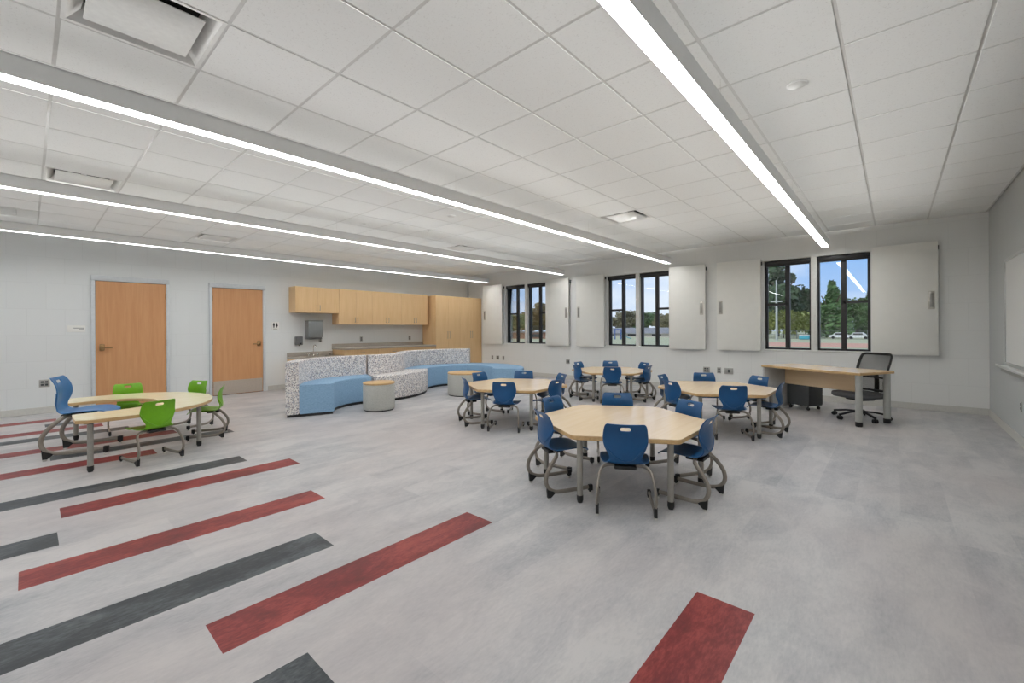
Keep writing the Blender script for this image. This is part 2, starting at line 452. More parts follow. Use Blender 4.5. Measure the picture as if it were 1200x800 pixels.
# ---- windows
for k, (a, b_) in enumerate(WIN):
    root = thing('window_%d' % (k+1), ['dark framed window by the tall cabinets, between two sliding panels',
                                       'dark framed middle window of the three',
                                       'dark framed window behind the teacher desk'][k], 'window', (0, 0, 0), kind='structure')
    mid = (a+b_)/2
    for (u0, u1, side) in ((a, mid-.045, 0), (mid+.045, b_, 1)):
        fr = MB(); t = .03; y0, y1 = YD+.09, YD+.19
        fr.box(u0, u0+t, y0, y1, WZ0, WZ1); fr.box(u1-t, u1, y0, y1, WZ0, WZ1)
        fr.box(u0, u1, y0, y1, WZ0, WZ0+.035); fr.box(u0, u1, y0, y1, WZ1-.05, WZ1)
        um = (u0+u1)/2
        fr.box(um-.032, um+.032, y0+.02, y1-.01, WZ0, WZ1)
        r0, r1 = ((u0, um) if side == 0 else (um, u1))
        fr.box(r0, r1, y0+.02, y1-.02, 1.685, 1.73)
        fr.box(r0+t-.01, r0+t+.012, y0+.03, y1-.03, WZ0, WZ1); fr.box(r1-t-.012, r1-t+.01, y0+.03, y1-.03, WZ0, WZ1)
        fr.build('frame', M['bronze'], root)
        gg = MB(); gg.box(u0+.01, u1-.01, YD+.135, YD+.141, WZ0+.01, WZ1-.01); gg.build('pane', M['glass'], root)
        sh = MB(); sh.box(u0+.005, u1-.005, YD+.02, YD+.075, WZ1-.085, WZ1-.005, .01); sh.cyl((u0+.02, YD+.045, WZ1-.095), (u1-.02, YD+.045, WZ1-.095), .014, 12)
        sh.build('head_box', M['bronze'], root)  # dark box and rod across the top of each window half
    mu = MB(); mu.box(mid-.045, mid+.045, YD+.005, YD+.20, WZ0, WZ1, .004); mu.build('mullion', M['white'], root)
    si = MB(); si.box(a-.02, b_+.02, YD-.012, YD+.075, WZ0-.025, WZ0+.004, .004); si.build('sill', M['white'], root)

# ---- doors in the left wall
def door(name, y0, y1, handle_low, kick, label):
    root = thing(name, label, 'door', (XL, 0, 0), kind='structure')
    fr = MB(); fw = .05
    for (p, q) in ((y0-fw-.004, y0-.004), (y1+.004, y1+fw+.004)): fr.box(.0, .045, p, q, 0, 2.118, .004)
    fr.box(.0, .045, y0-fw-.004, y1+fw+.004, 2.119, 2.125+fw+.03, .006)
    fr.build('frame', M['frame_grey'], root)
    rv = MB(); rv.box(.001, .012, y0-.004, y1+.004, 0, 2.119); rv.build('stop', M['dark'], root)
    pn = MB(); pn.box(.002, .030, y0, y1, .008, 2.113, .002, 1); pn.build('panel', M['door_wood'], root)
    hy = y0+.075 if handle_low else y1-.075; s = 1 if handle_low else -1
    hd = MB()
    hd.box(.030, .040, hy-.032, hy+.032, .95, 1.06, .012)
    hd.cyl((.03, hy, 1.0), (.085, hy, 1.0), .012)
    hd.tube([(.085, hy-.012*s, 1.0), (.088, hy+.05*s, 1.002), (.085, hy+.125*s, .996)], .009, 10, .012)
    hd.build('lever_handle', M['gold'], root)
    hg = y1 if handle_low else y0
    for z in (.22, 1.06, 1.9):
        h = MB(); h.cyl((.036, hg, z-.055), (.036, hg, z+.055), .009, 10); h.build('hinge', M['gold'], root)
    if kick:
        kp = MB(); kp.box(.030, .033, y0+.012, y1-.012, .015, .285); kp.build('kick_plate', M['kick'], root)
door('door_1', .757, 1.680, True, False, 'plain birch door behind the horseshoe table')
door('door_2', 2.395, 3.283, False, True, 'birch door with a pale kick plate near the sink')

# ------------------------------------------------------------------ CEILING FITTINGS
LAMPS = [(-8.77, 'linear pendant light nearest the wall with the two doors'), (-6.15, 'linear pendant light running above the curved bench and green chairs'),
         (-3.49, 'linear pendant light running between the tables and the curved bench'), (-.85, 'linear pendant light nearest the whiteboard wall')]
proto = None
for lx, lab in LAMPS:
    y0, y1 = -2.75, 8.83; zb = 2.612; zt = zb+.115; hw = .054
    r = thing('linear_pendant_light', lab, 'ceiling light', (lx, (y0+y1)/2, zb), 0, 'long white pendant lights')
    ya, yb = y0-(y0+y1)/2, y1-(y0+y1)/2
    if proto is None:
        h = MB()
        h.box(-hw, -hw+.006, ya, yb, 0, .115); h.box(hw-.006, hw, ya, yb, 0, .115); h.box(-hw, hw, ya, yb, .105, .115)
        h.box(-hw, hw, ya, ya+.006, 0, .115); h.box(-hw, hw, yb-.006, yb, 0, .115)
        ho = h.build('housing', M['housing'], r)
        ln = MB(); ln.box(-hw+.0065, hw-.0065, ya+.007, yb-.007, .014, .020); lo = ln.build('lens', M['lens'], r)
        tl = MB(); tl.box(-hw+.012, hw-.012, ya+.1, yb-.1, .1152, .119); tl.build('fill_uplight_cover', M['white'], r)  # added white strip under the fill light, not a lens of the pendant
        cs = []
        for t in (.03, .15, .5, .73, .97):
            yy = ya+(yb-ya)*t; c = MB(); c.cyl((0, yy, .114), (0, yy, ZC-zb+.002), .0006, 6); cs.append(c.build('suspension_cable', M['steel'], r))
        proto = r
    else:
        for ch in list(proto.children): copy_tree(ch, r)
    # added fill light, not part of the fixture, shaped to brighten the tiles evenly
    al = bpy.data.lights.new('fill_uplight', 'AREA'); al.shape = 'RECTANGLE'; al.size = .10; al.size_y = 10.6
    al.energy = PI*.10*10.6; al.color = (1, .995, .985); al.use_nodes = True
    nt = al.node_tree; em = next(n for n in nt.nodes if n.type == 'EMISSION')
    ge = nt.nodes.new('ShaderNodeNewGeometry'); dt = nt.nodes.new('ShaderNodeVectorMath'); dt.operation = 'DOT_PRODUCT'
    L(nt, ge.outputs['Normal'], dt.inputs[0]); L(nt, ge.outputs['Incoming'], dt.inputs[1])
    ab = N(nt, 'ShaderNodeMath', operation='ABSOLUTE'); L(nt, dt.outputs['Value'], ab.inputs[0])
    mx = N(nt, 'ShaderNodeMath', operation='MAXIMUM'); mx.inputs[1].default_value = .09; L(nt, ab.outputs[0], mx.inputs[0])
    pw = N(nt, 'ShaderNodeMath', operation='POWER'); pw.inputs[1].default_value = -4.0; L(nt, mx.outputs[0], pw.inputs[0])
    mr = nt.nodes.new('ShaderNodeMapRange'); mr.interpolation_type = 'SMOOTHSTEP'
    mr.inputs['From Min'].default_value = .10; mr.inputs['From Max'].default_value = .155; L(nt, ab.outputs[0], mr.inputs['Value'])
    m1 = N(nt, 'ShaderNodeMath', operation='MULTIPLY'); L(nt, pw.outputs[0], m1.inputs[0]); L(nt, mr.outputs[0], m1.inputs[1])
    m2 = N(nt, 'ShaderNodeMath', operation='MULTIPLY'); m2.inputs[1].default_value = FILL_UPK; L(nt, m1.outputs[0], m2.inputs[0]); L(nt, m2.outputs[0], em.inputs['Strength'])
    ao = bpy.data.objects.new('fill_uplight', al); COL.objects.link(ao); ao.parent = r
    ao.location = (0, ya+.2+5.3, .125); ao.rotation_euler = (PI, 0, 0)

def diffuser(cx, cy, label):
    r = thing('ceiling_diffuser', label, 'air vent', (cx, cy, ZC), 0, 'square ceiling diffusers')
    h = PITCH/2-.004
    m = MB()
    def ring(a, z): return [(-a, -a, z), (a, -a, z), (a, a, z), (-a, a, z)]
    R = [[m.bm.verts.new(p) for p in ring(a, z)] for a, z in ((h, .03), (h, 0), (h-.02, 0), (.226, .05), (.215, .11))]
    for A, B in zip(R, R[1:]):
        for i in range(4): m.face([A[i], A[(i+1) % 4], B[(i+1) % 4], B[i]])
    m.mi = 0; m.build('frame', M['diff'], r)
    d = MB(); d.box(-.214, .214, -.214, .214, .085, .11); d.build('duct_throat', M['dark'], r)
    p = MB(); p.box(-.22, .22, -.22, .22, .002, .010, .002)
    p.box(-.02, .02, -.02, .02, .016, .09)
    p.build('face_plate', M['white'], r)
for (cx, cy), lab in zip(DIFF, ['square white ceiling diffuser nearest overhead, before the long light', 'square white ceiling diffuser above the green chairs, between two lights',
                                'square white ceiling diffuser over the hexagonal tables near the middle window', 'square white ceiling diffuser above the round ottomans near the bench',
                                'square white ceiling diffuser close to the door wall']):
    diffuser(cx+PITCH/2, cy+PITCH/2, lab)
r = thing('return_air_grille', 'white slotted ceiling grille in the corner over the door wall', 'air vent', (GRIL[0][0]+PITCH/2, GRIL[0][1]+PITCH/2, ZC))
m = MB(); h = PITCH/2-.004
for (a, b_, c, d) in ((-h, h, -h, -.10), (-h, h, .10, h), (-h, -.24, -.1, .1), (.24, h, -.1, .1)): m.box(a, b_, c, d, 0, .02)
m.build('frame', M['white'], r)
m = MB(); m.box(-.245, .245, -.105, .105, .05, .06); m.build('duct_throat', M['dark'], r)
m = MB()
for i in range(24):
    xx = -.23+i*.02; m.box(xx, xx+.008, -.102, .102, .004, .045)
m.build('slats', M['white'], r)
r = thing('smoke_detector', 'round white detector disc on the ceiling right of the nearest light', 'detector', (-.485, 3.465, ZC))
m = MB(); m.lathe([(.055, .002), (.055, -.004), (.048, -.008), (0, -.009)][::-1]); m.build('body', M['white'], r)
m = MB(); m.lathe([(.062, .001), (.062, -.004), (.05, -.006)][::-1]); m.build('base', M['housing'], r)
r = thing('smoke_detector', 'small round ceiling detector between the two middle lights', 'detector', (-4.80, 4.09, ZC))
m = MB(); m.lathe([(.055, .002), (.055, -.008), (.04, -.016), (0, -.018)][::-1]); m.build('body', M['white'], r)
m = MB(); m.lathe([(.07, .001), (.07, -.006), (.05, -.008)][::-1]); m.build('base', M['housing'], r)
pr = None
for (sx, sy, lab) in ((-5.78, 4.44, 'small ceiling sprinkler head just beyond the light over the bench'), (-6.145, 3.47, 'small ceiling sprinkler head beside the light over the curved bench')):
    if pr is None:
        r = thing('sprinkler_head', lab, 'sprinkler', (sx, sy, ZC), 0, 'ceiling sprinklers')
        m = MB(); m.lathe([(.036, .002), (.034, -.004), (.014, -.006)][::-1], n=16); m.build('ceiling_plate', M['white'], r)
        m = MB(); m.lathe([(.012, -.004), (.008, -.018), (.015, -.019), (.015, -.022), (0, -.023)][::-1], n=16); m.build('deflector', M['housing'], r); pr = r
    else:
        c = copy_tree(pr); c.location = (sx, sy, ZC); c['label'] = lab

# ------------------------------------------------------------------ SLIDING PANELS ON THE WINDOW WALL
PAN = [(-9.19, -8.415, -1, 'pale sliding panel between the tall cabinets and the first window'), (-6.85, -6.13, 1, 'pale sliding panel just right of the window beside the cabinets'),
       (-5.9, -5.125, -1, 'pale sliding panel just left of the middle window'), (-3.575, -2.84, 1, 'pale sliding panel just right of the middle window'),
       (-2.62, -1.854, -1, 'pale sliding panel just left of the window behind the desk'), (-.265, .495, 1, 'large pale sliding panel behind the office chair, nearest the corner')]
for x0, x1, s, lab in PAN:
    cx = (x0+x1)/2; hw = (x1-x0)/2
    r = thing('sliding_panel', lab, 'panel', (cx, YD, .845), 0, 'pale sliding panels beside the windows')
    p = MB(); p.box(-hw, hw, -.10, -.055, 0, 1.715, .004); p.build('board', M['panel'], r)
    e = MB(); e.box(-hw+.01, hw+.012, -.055, -.002, 1.60, 1.66); e.build('mounting_rail', M['charcoal'], r)
    e = MB(); e.box(-hw+.02, hw-.02, -.055, -.003, .02, .04); e.build('guide', M['panel_edge'], r)
    hx = s*(hw-.07)
    hd = MB(); hd.box(hx-.035, hx+.035, -.106, -.099, .70, .97, .006); hd.build('pull_plate', M['steel'], r)
    hp = MB(); hp.box(hx-.02, hx+.02, -.112, -.105, .73, .94, .003); hp.build('pull_recess', M['handle_grey'], r)

# ------------------------------------------------------------------ OUTLETS, SIGNS, DISPENSERS
def outlet(p, rz, label, w_=.075, h_=.115, double=False, data=False):
    r = thing('wall_outlet', label, 'outlet', p, rz, 'steel outlets on the walls')
    m = MB(); m.box(-w_/2, w_/2, -.006, 0, -h_/2, h_/2, .003); m.build('plate', M['plate'], r)
    xs = (-.023, .023) if double else (0,)
    m = MB()
    for xx in xs:
        if data: m.box(xx-.016, xx+.016, -.0085, -.005, -.03, .03, .002)
        else:
            for zz in (-.022, .022): m.box(xx-.016, xx+.016, -.0085, -.005, zz-.014, zz+.014, .003)
    m.build('sockets', M['charcoal'], r)
Z0 = .443
outlet((-8.90, YD, Z0), 0, 'narrow outlet on the window wall, nearest the tall cabinet')
outlet((-8.68, YD, Z0), 0, 'double outlet in the middle of three under the first panel', .115, double=True)
outlet((-8.455, YD, Z0), 0, 'narrow outlet under the panel edge, third from the tall cabinet')
outlet((-6.22, YD, Z0), 0, 'outlet low on the window wall under the first window panel', .115, data=True, double=True)
outlet((-2.85, YD, .435), 0, 'double steel outlet on the window wall left of the desk', .13, double=True)
outlet((-2.61, YD, .435), 0, 'single steel outlet between two wider plates left of the desk')
outlet((-2.43, YD, .43), 0, 'wide blank steel plate on the window wall closest to the desk', .16, .12, data=True)
outlet((XL, .18, .467), PI/2, 'double outlet on the door wall behind the bright blue chair', .115, double=True)
outlet((XL, 4.505, 1.05), PI/2, 'outlet on the wall just below the towel dispenser')
outlet((XL, 5.53, 1.05), PI/2, 'outlet above the long counter, nearer the sink')
outlet((XL, 6.96, 1.05), PI/2, 'outlet above the long counter, nearer the tall cabinets', data=False)
outlet((XR, 7.09, .418), -PI/2, 'outlet on the grey wall below the whiteboard')

r = thing('room_sign', 'small white room sign with grey lines left of the first door', 'sign', (XL, .531, 1.318), PI/2)
m = MB(); m.box(-.107, .107, -.008, 0, -.052, .052, .004); m.build('plate', M['sign'], r)
m = MB()
m.box(-.03, .09, -.0092, -.0078, .006, .016); m.box(.03, .09, -.0092, -.0078, -.012, -.004); m.build('lettering', M['ink2'], r)
r = thing('restroom_sign', 'white restroom sign with two dark figures beside the kick-plate door', 'sign', (XL, 3.538, 1.365), PI/2)
m = MB(); m.box(-.077, .077, -.008, 0, -.092, .092, .005); m.build('plate', M['sign'], r)
m = MB()
for xx, kind in ((-.03, 'a'), (.03, 'b')):
    m.cyl((xx, -.0078, .062), (xx, -.0092, .062), .010, 14)
    if kind == 'a': pts = [(-.016, .05), (.016, .05), (.018, .01), (.010, .01), (.010, -.03), (-.010, -.03), (-.010, .01), (-.018, .01)]
    else: pts = [(-.010, .05), (.010, .05), (.023, -.002), (.009, -.002), (.009, -.03), (-.009, -.03), (-.009, -.002), (-.023, -.002)]
    A = [m.bm.verts.new((xx+p[0], -.0078, p[1])) for p in pts]; B = [m.bm.verts.new((xx+p[0], -.0092, p[1])) for p in pts]
    m.face(A); m.face(B[::-1])
    for i in range(len(pts)): m.face([A[i], A[(i+1) % len(pts)], B[(i+1) % len(pts)], B[i]])
m.box(-.04, .04, -.0092, -.0078, -.062, -.054)
m.build('pictograms', M['ink'], r)

r = thing('towel_dispenser', 'grey metal paper towel dispenser on the wall above the sink', 'dispenser', (XL, 4.318, 1.07), PI/2)
m = MB(); m.box(-.162, .162, -.20, 0, .045, .41, .008); m.build('cabinet', M['dispenser'], r)
m = MB(); m.box(-.155, .155, -.17, -.002, 0, .045, .01); m.build('outlet_tray', M['dispenser2'], r)
m = MB(); m.box(-.165, .165, -.205, 0, .41, .418, .002); m.build('lid', M['charcoal'], r)
r = thing('soap_dispenser', 'small grey soap dispenser left of the towel dispenser', 'dispenser', (XL, 4.005, .926), PI/2)
m = MB(); m.box(-.073, .073, -.10, 0, .02, .213, .015, 3); m.build('case', M['dispenser2'], r)
m = MB(); m.box(.0, .04, -.108, -.09, .035, .07, .006); m.build('push_button', M['black'], r)
m = MB(); m.cyl((0, -.06, 0), (0, -.06, .025), .012, 12); m.build('nozzle', M['black'], r)
m = MB(); m.box(-.06, .06, -.012, -.0015, .03, .2); m.build('mounting_plate', M['steel'], r)

# ------------------------------------------------------------------ WHITEBOARD
r = thing('whiteboard', 'whiteboard with aluminium frame on the grey wall', 'whiteboard', (XR, 5.3, .84), -PI/2)
m = MB(); hw = 2.49; m.box(-hw, hw, -.018, 0, 0, 1.217); m.build('writing_surface', M['board'], r)
m = MB()
for (a, b_, c, d) in ((-hw-.02, hw+.02, -.02, .012), (-hw-.02, hw+.02, 1.205, 1.24), (-hw-.02, -hw+.012, 0, 1.22), (hw-.012, hw+.02, 0, 1.22)): m.box(a, b_, -.028, 0, c, d, .003)
m.build('frame', M['panel_edge'], r)
m = MB(); m.box(-hw, hw, -.105, -.001, -.04, -.022, .004); m.box(-hw, hw, -.105, -.098, -.04, -.01, .002); m.build('tray', M['white'], r)
m = MB(); m.box(-hw+.2, hw-.05, -.085, -.001, -.085, -.04, .003); m.build('tray_rail', M['handle_grey'], r)

# ------------------------------------------------------------------ CABINETS ALONG THE DOOR WALL
def bar_pull(m, x, z0, z1, y):
    m.cyl((x, y-.028, z0), (x, y-.028, z1), .005, 8)
    for z in (z0+.012, z1-.012): m.cyl((x, y, z), (x, y-.028, z), .004, 8)
def cabinet(name, label, group, y0, y1, depth, z0, z1, pulls, split=None, toe=False):
    """local x runs along the wall, local -y out of it"""
    cy = (y0+y1)/2; hw = (y1-y0)/2; H = z1-z0
    r = thing(name, label, 'cabinet', (XL, cy, z0), PI/2, group)
    b_ = MB(); zb = .10 if toe else 0
    b_.box(-hw+.0008, hw-.0008, -depth+.02, -.001, zb, H)
    b_.build('body', M['cab_wood'], r)
    if toe:
        t = MB(); t.box(-hw+.001, hw-.001, -depth+.07, -.01, 0, .1); t.build('toe_kick', M['black'], r)
    g = .002
    if split:
        d = MB(); d.box(-hw+g, hw-g, -depth, -depth+.019, split+g, H-g, .001, 1); dr = d.build('drawer', M['cab_wood'], r)
        hm = MB(); hm.cyl((-.06, -depth-.028, (split+H)/2), (.06, -depth-.028, (split+H)/2), .005, 8)
        for xx in (-.05, .05): hm.cyl((xx, -depth, (split+H)/2), (xx, -depth-.028, (split+H)/2), .004, 8)
        hm.build('handle', M['handle_grey'], dr); H = split
    for s in (-1, 1):
        d = MB(); x0, x1 = (-hw+g, -g/2) if s < 0 else (g/2, hw-g)
        d.box(x0, x1, -depth, -depth+.019, zb+g, H-g, .001, 1); do = d.build('door', M['cab_wood'], r)
        hm = MB(); bar_pull(hm, s*.035, pulls[0], pulls[1], -depth); hm.build('handle', M['handle_grey'], do)
cabinet('wall_cabinet', 'short maple wall cabinet above the sink', 'maple wall cabinets', 3.818, 4.786, .35, 1.658, 2.222, (.05, .17))
for (a, b_, lab) in ((4.788, 5.628, 'tall-door maple wall cabinet over the counter, next to the short sink cabinet'),
                     (5.628, 6.468, 'maple wall cabinet in the middle over the long counter'),
                     (6.468, 7.308, 'maple wall cabinet over the counter against the tall cabinets')):
    cabinet('wall_cabinet', lab, 'maple wall cabinets', a, b_, .35, 1.403, 2.222, (.05, .17))
for (a, b_, lab) in ((7.396, 8.262, 'floor-standing tall maple cabinet adjoining the long counter'), (8.262, 9.128, 'floor-standing tall maple cabinet in the corner by the window wall')):
    cabinet('tall_cabinet', lab, 'tall maple cabinets', a, b_, .60, 0, 2.205, (1.02, 1.22), toe=True)
for i, (a, b_, lab) in enumerate(((4.792, 5.66, 'maple base cabinet under the counter, closest to the sink'), (5.66, 6.527, 'maple base cabinet under the middle of the counter'), (6.527, 7.394, 'maple base cabinet under the counter beside the tall cabinets'))):
    cabinet('base_cabinet', lab, 'maple base cabinets', a, b_, .58, 0, .82, (.50, .62), split=.66, toe=True)
cabinet('sink_cabinet', 'lower maple cabinet carrying the sink', 'maple base cabinets', 3.775, 4.788, .56, 0, .655, (.38, .50), toe=True)
r = thing('countertop', 'grey laminate countertop over the base cabinets', 'countertop', (XL, 6.083, .82), PI/2)
m = MB(); m.box(-1.31, 1.31, -.615, -.002, 0, .038, .004); m.build('slab', M['counter'], r)
m = MB(); m.box(-1.31, 1.31, -.022, -.001, .038, .125, .003); m.build('backsplash', M['counter'], r)
r = thing('sink_counter', 'lower grey counter with sink beside the door', 'countertop', (XL, 4.278, .655), PI/2)
m = MB(); hw = .508
for (a, b_, c, d) in ((-hw, -.27, -.6, -.002), (.27, hw, -.6, -.002), (-.27, .27, -.6, -.52), (-.27, .27, -.16, -.002)): m.box(a, b_, c, d, 0, .036)
m.build('slab', M['counter'], r)
m = MB(); m.box(-hw, hw, -.022, -.001, .036, .132, .003); m.build('backsplash', M['counter'], r)
m = MB()
m.box(-.28, .28, -.53, -.515, .035, .042); m.box(-.28, .28, -.165, -.15, .035, .042); m.box(-.28, -.265, -.53, -.15, .035, .042); m.box(.265, .28, -.53, -.15, .035, .042)
m.build('sink_rim', M['steel'], r)
r = thing('gooseneck_faucet', 'chrome gooseneck faucet with two levers on the low counter', 'faucet', (XL+.105, 4.30, .6915), PI/2)
m = MB(); m.tube(catmull([(0, 0, 0), (0, 0, .12), (0, 0, .19), (0, -.025, .235), (0, -.07, .25), (0, -.115, .235), (0, -.13, .19)], 6), .0085, 10); m.lathe([(.022, 0), (.02, .02), (.010, .03)]); m.build('spout', M['chrome'], r)
for s in (-1, 1):
    m = MB(); m.lathe([(.02, 0), (.018, .03), (.01, .05), (0, .052)], (s*.1, 0, 0)); m.cyl((s*.1, 0, .045), (s*.165, -.02, .06), .006, 10); m.build('lever', M['chrome'], r)
r = thing('drinking_bubbler', 'chrome drinking bubbler on the low counter right of the faucet', 'faucet', (XL+.16, 4.66, .6915), PI/2)
m = MB(); m.lathe([(.022, 0), (.02, .05), (.03, .065), (.012, .08), (0, .082)]); m.build('bubbler_head', M['chrome'], r)
m = MB(); m.cyl((0, -.02, .05), (.0, -.08, .055), .007, 10); m.build('lever', M['chrome'], r)

# ------------------------------------------------------------------ CURVED BENCH
def D(a): return math.radians(a)
def sect(r0, r1, z0, z1, rr): return rrect(r0, r1, z0, z1, rr, 4)
CA, CB, CC = (-6.16, 3.76), (-8.08, 4.458), (-6.91, 6.13)
def bench(label, c, a0, a1, back, seat, seat_m, back_m):
    am = (D(a0)+D(a1))/2
    r = thing('curved_bench', label, 'bench', (0, 0, 0), 0, 'sections of the curved bench')
    lo = min(seat[0], back[0] if back else 9)+.02; hi = max(seat[1], back[1] if back else 0)-.02
    m = MB(); m.sweep_arc(*c, [(lo, 0), (hi, 0), (hi, .045), (lo, .045)], D(a0)+.01, D(a1)-.01); m.build('plinth', M['black'], r)
    m = MB(); m.sweep_arc(*c, sect(seat[0], seat[1], .04, .462, .022), D(a0), D(a1)); m.build('seat', M[seat_m], r)
    if back:
        m = MB(); m.sweep_arc(*c, sect(back[0], back[1], .04, .808, .025), D(a0), D(a1)); m.build('backrest', M[back_m], r)
bench('blue-seated curved bench section with speckled back, at the end near the doors', CA, 161.0, 250.7, (1.172, 1.35), (.69, 1.17), 'bench_blue', 'bench_speckle')
bench('fully speckled outward-curving bench section between two blue seats', CB, -18.9, 54.4, (.69, .868), (.87, 1.35), 'bench_speckle', 'bench_speckle')
bench('blue-seated curved bench section with speckled back, before the tall cabinets', CC, 128.3, 234.7, (1.172, 1.35), (.69, 1.17), 'bench_blue', 'bench_speckle')
bench('backless blue curved bench section at the window end', CC, 24, 127.7, None, (.69, 1.35), 'bench_blue', None)
def stool(label, p, rad):
    r = thing('round_ottoman', label, 'ottoman', (*p, 0), 0, 'drum ottomans with wooden tops')
    m = MB(); m.lathe([(rad-.02, 0), (rad-.02, .02), (0, .02)], n=40); m.build('base', M['black'], r)
    m = MB(); m.lathe([(rad-.01, .018), (rad, .03), (rad, .405), (rad-.006, .412), (0, .412)], n=48); m.build('drum', M['stool'], r)
    m = MB(); m.lathe([(rad-.004, .412), (rad+.002, .418), (rad+.002, .436), (rad-.006, .442), (0, .442)], n=48); m.build('top', M['top_edge'], r)
stool('smaller round grey ottoman with wood top in the bench curve near the doors', (-6.19, 3.75), .245)
stool('larger round grey ottoman with wood top behind the middle table', (-6.30, 5.70), .335)

# ------------------------------------------------------------------ TABLES
TOPZ = .512
def leg_parts(root, px, py, h):
    l = MB(); l.cyl((px, py, .05), (px, py, h), .022, 20); lo = l.build('leg', M['leg'], root)
    f_ = MB(); f_.lathe([(.018, 0), (.021, .012), (.024, .02), (.024, .055), (.0, .055)], (px, py, 0), 18); f_.build('foot', M['black'], lo)
    b_ = MB(); b_.lathe([(.045, h-.012), (.045, h)], (px, py, 0), 18); b_.build('mounting_plate', M['charcoal'], lo)
def hex_table(label, cx, cy, rz):
    r = thing('hexagonal_table', label, 'table', (cx, cy, 0), D(rz), 'six-sided maple tables')
    R = .735
    pts = round_poly([(R*math.cos(D(-90+60*i)), R*math.sin(D(-90+60*i))) for i in range(6)], .05, 5)
    t = MB(); t.prism(pts, TOPZ-.004, TOPZ, .0); t.build('tabletop', M['top_wood'], r)
    e = MB(); e.prism(pts, TOPZ-.034, TOPZ-.0042, .004); e.build('edge_band', M['top_edge'], r)
    for i in range(6):
        a = D(-90+60*i); leg_parts(r, .635*math.cos(a), .635*math.sin(a), TOPZ-.034)
    for i in (0, 3):
        a = D(60*i); b_ = MB(); b_.box(-.13, .13, -.03, .03, TOPZ-.055, TOPZ-.034, .004, M=Matrix.Translation((.50*math.cos(a), .50*math.sin(a), 0)) @ Matrix.Rotation(a+PI/2, 4, 'Z')); b_.build('brace', M['black'], r)
TABS = {'nearest': (-1.735, 3.335, 0), 'bench': (-3.97, 4.53, 0), 'desk': (-1.72, 5.93, 0), 'window': (-3.93, 7.20, 0)}
hex_table('nearest and largest-looking hexagonal maple table, before the others', *TABS['nearest'])
hex_table('hexagonal maple table in front of the larger ottoman', *TABS['bench'])
hex_table('hexagonal maple table in front of the teacher desk', *TABS['desk'])
hex_table('hexagonal maple table farthest back, below the middle window', *TABS['window'])

# horseshoe table
HZ = .485
r = thing('horseshoe_table', 'maple horseshoe table with lamp-lightened top among the green chairs', 'table', (-6.335, .28, 0), D(0))
a, cyl_y, ry, ia, iy = .955, .36, .86, .485, .30
pts = [(a, .07), (a, cyl_y)] + [(a*math.cos(t), cyl_y+ry*math.sin(t)) for t in [PI*i/40 for i in range(1, 40)]] + [(-a, cyl_y), (-a, .07), (-a+.06, 0), (-ia-.02, 0), (-ia, .04), (-ia, iy)]
pts += [(-ia*math.cos(t), iy+.41*math.sin(t)) for t in [PI*i/28 for i in range(1, 28)]] + [(ia, iy), (ia, .04), (ia+.02, 0), (a-.06, 0)]
t = MB(); t.prism(pts, HZ-.004, HZ); t.build('tabletop', M['top_lit'], r)
t = MB(); t.prism(pts, HZ-.034, HZ-.0042, .004); t.build('edge_band', M['top_edge'], r)
for (px, py) in ((.865, .10), (-.865, .10), (.56, .985), (-.68, .86)): leg_parts(r, px, py, HZ-.034)

